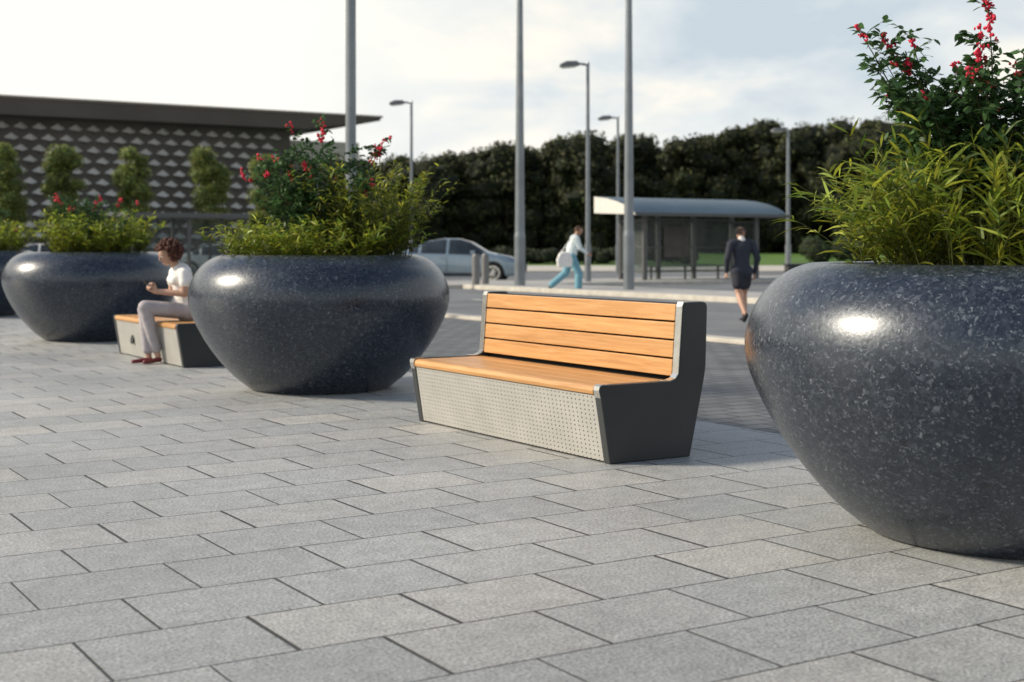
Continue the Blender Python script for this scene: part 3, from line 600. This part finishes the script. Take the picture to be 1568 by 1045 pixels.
# ------------------------------------------------------------ cars
def car(x,y,rz,paint,s=1.0):
    e=empty("parked_car",(x,y,-.016),rz); e.scale=(s,s,s)
    top=[(-2.35,.62),(-2.32,.84),(-2.15,.97),(-1.65,1.02),(-1.30,1.12),(-.75,1.36),(-.25,1.45),(.25,1.44),(.62,1.34),(1.15,1.03),(1.35,.98),(1.95,.87),(2.22,.76),(2.33,.62),(2.35,.5)]
    tx=[p[0] for p in top]; tz=[p[1] for p in top]
    xs=np.linspace(-2.35,2.35,110); mb=MB(); R=[]
    for xx in xs:
        t=float(np.interp(xx,tx,tz)); k=(abs(xx)/2.35); wm=.90*(1-.22*k**7); wb=wm-.03; belt=min(.93+(-.03*xx),t-.02)
        wt=max(wb-.05-max(0,(t-belt))*.42,.3); bot=.20+ .10*k**8
        for xw in(-1.38,1.42):
            if abs(xx-xw)<.37: bot=max(bot,.32+math.sqrt(.37**2-(xx-xw)**2))
        z2=max(.62,bot+.03); z2=min(z2,belt-.005) if belt>.5 else z2; z3=max(.36,bot+.01); z3=min(z3,z2)
        sd=t-.035 if t-belt>.06 else t-.012
        half=[(0,t),(wt*.6,t-.008),(wt,sd),(wb,belt),(wm,z2),(wm*.995,z3),(wm*.96,min(bot,z3)),(.0,min(bot,.3) if bot<.3 else .3)]
        R.append((half,t,belt))
    for side in(1,-1):
        for i in range(len(xs)-1):
            a,b=R[i],R[i+1]
            for k in range(7):
                slope=abs(b[1]-a[1])/(xs[1]-xs[0]); mi=0
                cab=min(a[1]-a[2],b[1]-b[2]); xm=(xs[i]+xs[i+1])/2
                if k==2 and cab>.14 and not(-.12<xm<-.03) and not(-1.0<xm<-.93): mi=1
                if k<2 and slope>.22 and -1.55<xm<1.2 and cab>.04: mi=1
                vs=[(xs[i],side*a[0][k][0],a[0][k][1]),(xs[i+1],side*b[0][k][0],b[0][k][1]),(xs[i+1],side*b[0][k+1][0],b[0][k+1][1]),(xs[i],side*a[0][k+1][0],a[0][k+1][1])]
                mb.add(vs,[(0,1,2,3)],mi)
    for xx,r in((xs[0],R[0]),(xs[-1],R[-1])):
        h=r[0]; pts=[(xx,p[0],p[1]) for p in h]+[(xx,-p[0],p[1]) for p in h[::-1][1:-1]]
        mb.add(pts,[tuple(range(len(pts)))],0)
    mb.make("bodywork",e,mats=[paint,M_glass],smooth=True)
    mb=MB(); mb.box(-2.1,2.1,-.70,.70,.24,.66);  # underbody box is a black fill that makes the wheel arches look shaded
    for sy in(-1,1):
        mb.box(-.98,-.972,sy*.905-.004,sy*.905+.004,.40,.88); mb.box(-.08,-.072,sy*.905-.004,sy*.905+.004,.34,.88); mb.box(.95,.958,sy*.905-.004,sy*.905+.004,.34,.86); mb.box(-.97,.95,sy*.903-.006,sy*.903+.006,.25,.31)
    mb.box(2.30,2.362,-.45,.45,.36,.50); mb.make("trim_and_underbody",e,mats=M_tyre)
    mb=MB()
    for sy in(-1,1):
        mb.box(.72,.86,sy*.98-.09,sy*.98+.09,.93,1.05); mb.box(-.30,-.14,sy*.91-.012,sy*.91+.012,.80,.825); mb.box(-1.18,-1.02,sy*.91-.012,sy*.91+.012,.81,.835)
    mb.make("mirrors_and_handles",e,mats=paint,bevel=.02)
    mb=MB(); 
    for xw in(-1.38,1.42):
        for sy in(-1,1):
            mb.cyl((xw,sy*.68,.33),(xw,sy*.885,.33),.33,.33,32,0)
            mb.cyl((xw,sy*.80,.33),(xw,sy*.892,.33),.215,.235,28,1); mb.cyl((xw,sy*.892,.33),(xw,sy*.899,.33),.19,.17,28,2); mb.cyl((xw,sy*.895,.33),(xw,sy*.905,.33),.05,.05,14,1)
            for k in range(10):
                q=2*math.pi*k/10; c=Vector((xw,sy*.90,.33)); d=Vector((math.cos(q),0,math.sin(q))); mb.cyl(c+d*.04,c+d*.21,.017,.012,6,1)
    mb.make("wheels",e,mats=[M_tyre,M_steel,M_black])
    mb=MB()
    for sy in(-1,1): mb.sphere((2.17,sy*.64,.68),.15,0,sc3=(.75,1,.45))
    mb.make("headlights",e,mats=M_lens,smooth=True)
    mb=MB()
    for sy in(-1,1): mb.box(-2.36,-2.20,sy*.62-.16,sy*.62+.16,.76,.88)
    mb.make("tail_lights",e,mats=M_flower,bevel=.03)
p1=simple("silver_blue_paint",(.20,.27,.33),.3,metal=.35,var=.04,coat=1); p2=simple("white_paint",(.65,.65,.65),.3,var=.04,coat=1); p3=simple("dark_paint",(.05,.06,.07),.3,var=.04,coat=1)
car(-2.15,50.4,math.radians(-7),p1,1.12); car(-20.5,60,math.radians(10),p2); car(-12.6,60,math.radians(10),p2); car(-27,62,math.radians(10),p3)

# ------------------------------------------------------------ building
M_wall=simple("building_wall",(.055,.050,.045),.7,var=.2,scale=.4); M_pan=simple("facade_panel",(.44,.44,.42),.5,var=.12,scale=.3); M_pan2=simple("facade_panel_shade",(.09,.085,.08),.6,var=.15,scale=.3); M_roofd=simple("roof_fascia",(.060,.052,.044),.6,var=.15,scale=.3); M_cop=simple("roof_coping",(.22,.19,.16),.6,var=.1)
e=empty("exhibition_building",(0,0,0),ANG)
mb=MB(); mb.prism([(-70,10.75),(44,10.75),(50.8,11.72),(50.8,11.95),(-70,11.95)],102.1,142); mb.make("roof",e,mats=M_roofd)
mb=MB(); mb.box(-70.1,50.95,101.98,142.1,11.953,12.12); mb.make("roof_coping",e,mats=M_cop)
mb=MB(); mb.box(-69,43.6,104.0,141,0,10.745); mb.make("walls",e,mats=M_wall)
mb=MB(); mb.box(43.7,49.2,107,140,0,8.6,1); mb.box(43.65,50.5,105.6,141,8.604,10.1,0)
mb.make("corner_volume",e,mats=[M_pan,M_glass])
mb=MB()
for r in range(12):
    z=10.05-r*.80
    for c in range(84):
        a=43-.7-(c+.5*(r%2))*1.32
        w_,h_,dp=.54,.36,.36; y=103.995
        vs=[(a-w_,y,z),(a,y,z+h_),(a+w_,y,z),(a,y,z-h_),(a+.12,y-dp,z-.16)]
        mb.add(vs,[(0,4,1),(1,4,2)],0); mb.add(vs,[(2,4,3),(3,4,0)],1)  # lower facets get a darker panel colour, their shade painted in
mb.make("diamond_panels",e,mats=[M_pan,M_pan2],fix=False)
mb=MB(); mb.box(-69,43.55,103.90,103.99,0,.8,0); mb.make("plinth",e,mats=M_roofd)

# ------------------------------------------------------------ trees
RNG=np.random.default_rng(99)
def ico(sub=2):
    bm=bmesh.new(); bmesh.ops.create_icosphere(bm,subdivisions=sub,radius=1); v=[tuple(x.co) for x in bm.verts]; f=[tuple(q.index for q in p.verts) for p in bm.faces]; bm.free(); return np.array(v),f
IV,IF=ico(2)
def crown(F,core,cx,cy,z0,z1,rad,nl,per,leaf,base,dark=.35,column=False,lrs=(.38,.55)):
    for k in range(nl):
        t=RNG.uniform(0,1); z=z0+(z1-z0)*t
        env=(math.sin(math.pi*min(1,(.12+.80*t)))**.6) if not column else (.55+.45*math.sin(math.pi*(.2+.7*t)))
        lr=rad*RNG.uniform(*lrs); rr=max(0,rad*env-lr*.6)*math.sqrt(RNG.uniform(.1,1)); a=RNG.uniform(0,2*math.pi)
        c=np.array([cx+rr*math.cos(a),cy+rr*math.sin(a),min(z,z1-lr*.7)]); sz=np.array([1,1,RNG.uniform(.65,.95)])
        d=RNG.normal(0,1,(per,3)); d/=np.linalg.norm(d,axis=1,keepdims=True)
        R=lr*(RNG.uniform(.72,1.22,per)**1)[:,None]
        pos=c+d*R*sz; tone=RNG.uniform(.7,1.3)
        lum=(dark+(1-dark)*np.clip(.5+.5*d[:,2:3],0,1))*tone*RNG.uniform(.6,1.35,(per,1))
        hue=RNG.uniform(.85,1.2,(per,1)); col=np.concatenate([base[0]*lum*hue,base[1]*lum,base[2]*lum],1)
        F.cards(pos,leaf*RNG.uniform(.6,1.3,per),col,d)
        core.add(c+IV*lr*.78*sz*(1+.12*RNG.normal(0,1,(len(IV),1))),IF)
M_core=simple("crown_interior",(.008,.013,.005),.95,var=.4,scale=.8)  # near-black solid lobes stand in for the shade inside crowns
e=empty("distant_trees"); F=Fol(); core=MB(); tr=MB()
x=-48.
hx=[-60,-10,-2,6,12,22,30,36,44,60,130]; hz=[9.8,10.8,11.6,13.2,12.8,13.8,14.8,14.2,13.6,13.9,14.2]
while x<110:
    h=float(np.interp(x,hx,hz))*RNG.uniform(.93,1.05); y=148+RNG.uniform(-4,4)
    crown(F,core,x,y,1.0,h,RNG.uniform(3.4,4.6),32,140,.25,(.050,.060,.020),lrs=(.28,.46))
    tr.cyl((x,y,0),(x+RNG.uniform(-.4,.4),y,h*.6),.28,.12,8)
    x+=RNG.uniform(2.4,3.4)
x=-48.
while x<110:
    h=float(np.interp(x,hx,hz))*RNG.uniform(.93,.99); y=157+RNG.uniform(-3,3)
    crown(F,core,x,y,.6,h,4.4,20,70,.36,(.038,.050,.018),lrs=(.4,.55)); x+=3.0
obj("foliage",F.mesh(),e,mats=M_forest); core.make("crown_shade_cores",e,mats=M_core,fix=False); tr.make("trunks",e,mats=M_bark)
def bush(name,x,y,wx,wy,h,leaf,base,n,per=260):
    e=empty(name,(x,y,0)); F=Fol(); core=MB()
    for k in range(n):
        lx=-wx+2*wx*(k+.5)/n if n>30 else RNG.uniform(-wx,wx); ly=RNG.uniform(-wy,wy); lr=h*.42; c=np.array([lx,ly,h*RNG.uniform(.35,.62)])
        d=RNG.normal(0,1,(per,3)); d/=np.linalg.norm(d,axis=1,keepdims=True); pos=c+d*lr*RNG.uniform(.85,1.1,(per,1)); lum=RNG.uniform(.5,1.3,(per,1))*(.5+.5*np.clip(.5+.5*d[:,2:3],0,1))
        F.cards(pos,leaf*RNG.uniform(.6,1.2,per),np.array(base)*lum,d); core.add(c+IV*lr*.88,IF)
    obj("foliage",F.mesh(),e,mats=M_forest); core.make("hedge_shade_core",e,mats=M_core,fix=False)  # near-black lobes stand in for shade inside the hedge
bush("hedge",23.5,99,2.2,.8,2.1,.10,(.05,.09,.02),12)
bush("hedge",-14,97,27,.5,1.35,.12,(.03,.045,.015),110,90)
e=empty("low_planter_box",(15.7,68,.0)); mb=MB(); mb.box(-2.1,1.2,-.5,.5,-.01,.36); mb.box(-2.2,1.3,-.6,.6,.363,.46); mb.make("box",e,mats=M_dark,bevel=.03)
M_inner=simple("shaded_inner_leaf",(.05,.075,.015),.9)  # darker green solid core, painted as shaded inner leaves
for (x,y,h,rd) in((-19.6,53,5.3,.85),(-17.6,54,5.2,.85),(-14.9,54,5.15,.8),(-11.9,54,5.2,.85),(-10.1,56,5.0,.8),(-22.5,55,5.3,.9)):
    e=empty("young_street_tree",(x,y,0)); F=Fol(); core=MB(); tr=MB()
    crown(F,core,0,0,2.1,h,rd,30,230,.055,(.21,.26,.06),.6,True)
    tr.cyl((0,0,-.01),(.03,0,2.4),.07,.05,10); tr.cyl((.03,0,2.4),(0,0,h*.85),.05,.02,8)
    for k in range(7):
        z=2.1+k*.35; a=k*2.4; tr.cyl((0.02,0,z),(.5*math.cos(a),.5*math.sin(a),z+.45),.025,.01,6)
    obj("crown_foliage",F.mesh(),e,mats=M_leaf); core.make("crown_interior",e,mats=M_inner,fix=False); tr.make("trunk",e,mats=M_bark)

# ------------------------------------------------------------ light
S=Vector((-.82,.02,.50)).normalized(); el=math.asin(S.z); az=math.atan2(S.x,S.y)
ld=bpy.data.lights.new("sun",'SUN'); ld.energy=4.8; ld.angle=math.radians(9); ld.color=(1,.87,.68)
lo=bpy.data.objects.new("sun",ld); lo.rotation_euler=S.to_track_quat('Z','Y').to_euler(); sc.collection.objects.link(lo)
wd=bpy.data.worlds.new("World"); sc.world=wd; wd.use_nodes=True; nt=wd.node_tree; bg=nt.nodes['Background']
sky=nt.nodes.new('ShaderNodeTexSky'); sky.sky_type='NISHITA'; sky.sun_disc=False; sky.sun_elevation=el; sky.sun_rotation=az; sky.dust_density=1.5
bg.inputs[1].default_value=.14; nt.links.new(sky.outputs[0],bg.inputs[0])
tc=nt.nodes.new('ShaderNodeTexCoord').outputs['Generated']; sp=nd(nt,'ShaderNodeSeparateXYZ',Vector=tc)
mp=nd(nt,'ShaderNodeMapping',Vector=tc,Scale=(1.5,1.5,3.2),Location=(.35,.2,.1))
n1=nd(nt,'ShaderNodeTexNoise',Vector=mp.outputs[0],Scale=2.1,Detail=8.0,Roughness=.52,Distortion=.3)
n2=nd(nt,'ShaderNodeTexNoise',Vector=mp.outputs[0],Scale=4.6,Detail=6.0,Roughness=.5,Distortion=.3)
ccol=ramp(nt,n2.outputs[0],[(.36,(.60,.69,.76)),(.48,(.78,.83,.85)),(.60,(1.04,1.0,.90))])
lw=nd(nt,'ShaderNodeMapRange',{'interpolation_type':'SMOOTHSTEP'},Value=sp.outputs[0],i1=.04,i2=-.18,i3=0.0,i4=1.0).outputs[0]
hz_=nd(nt,'ShaderNodeMapRange',{'interpolation_type':'SMOOTHSTEP'},Value=sp.outputs[2],i1=.12,i2=.03,i3=0.0,i4=.75).outputs[0]
wf=mth(nt,'MAXIMUM',lw,hz_)
ccol=mixc(nt,wf,ccol,(1.05,1.035,.97))
zf=nd(nt,'ShaderNodeMapRange',Value=sp.outputs[2],i1=.12,i2=.6,i3=.45,i4=-.06).outputs[0]
cf=mth(nt,'ADD',n1.outputs[0],zf); cfac=nd(nt,'ShaderNodeMapRange',{'interpolation_type':'SMOOTHSTEP'},Value=cf,i1=.42,i2=.76).outputs[0]
bg2=nd(nt,'ShaderNodeBackground',Color=ccol,Strength=1.0); mx=nd(nt,'ShaderNodeMixShader',i0=cfac,i1=bg.outputs[0],i2=bg2.outputs[0])
nt.links.new(mx.outputs[0],nt.nodes['World Output'].inputs[0])

# ------------------------------------------------------------ camera
cd=bpy.data.cameras.new("camera"); co=bpy.data.objects.new("camera",cd); sc.collection.objects.link(co); sc.camera=co
co.location=(0,0,1.3); co.rotation_euler=(math.radians(90),0,0); cd.lens=48.2; cd.sensor_width=36; cd.shift_y=-.0922; cd.clip_end=5000
cd.dof.use_dof=True; cd.dof.focus_distance=7.3; cd.dof.aperture_fstop=2.6
sc.view_settings.view_transform='Standard'; sc.view_settings.look='None'; sc.view_settings.exposure=0
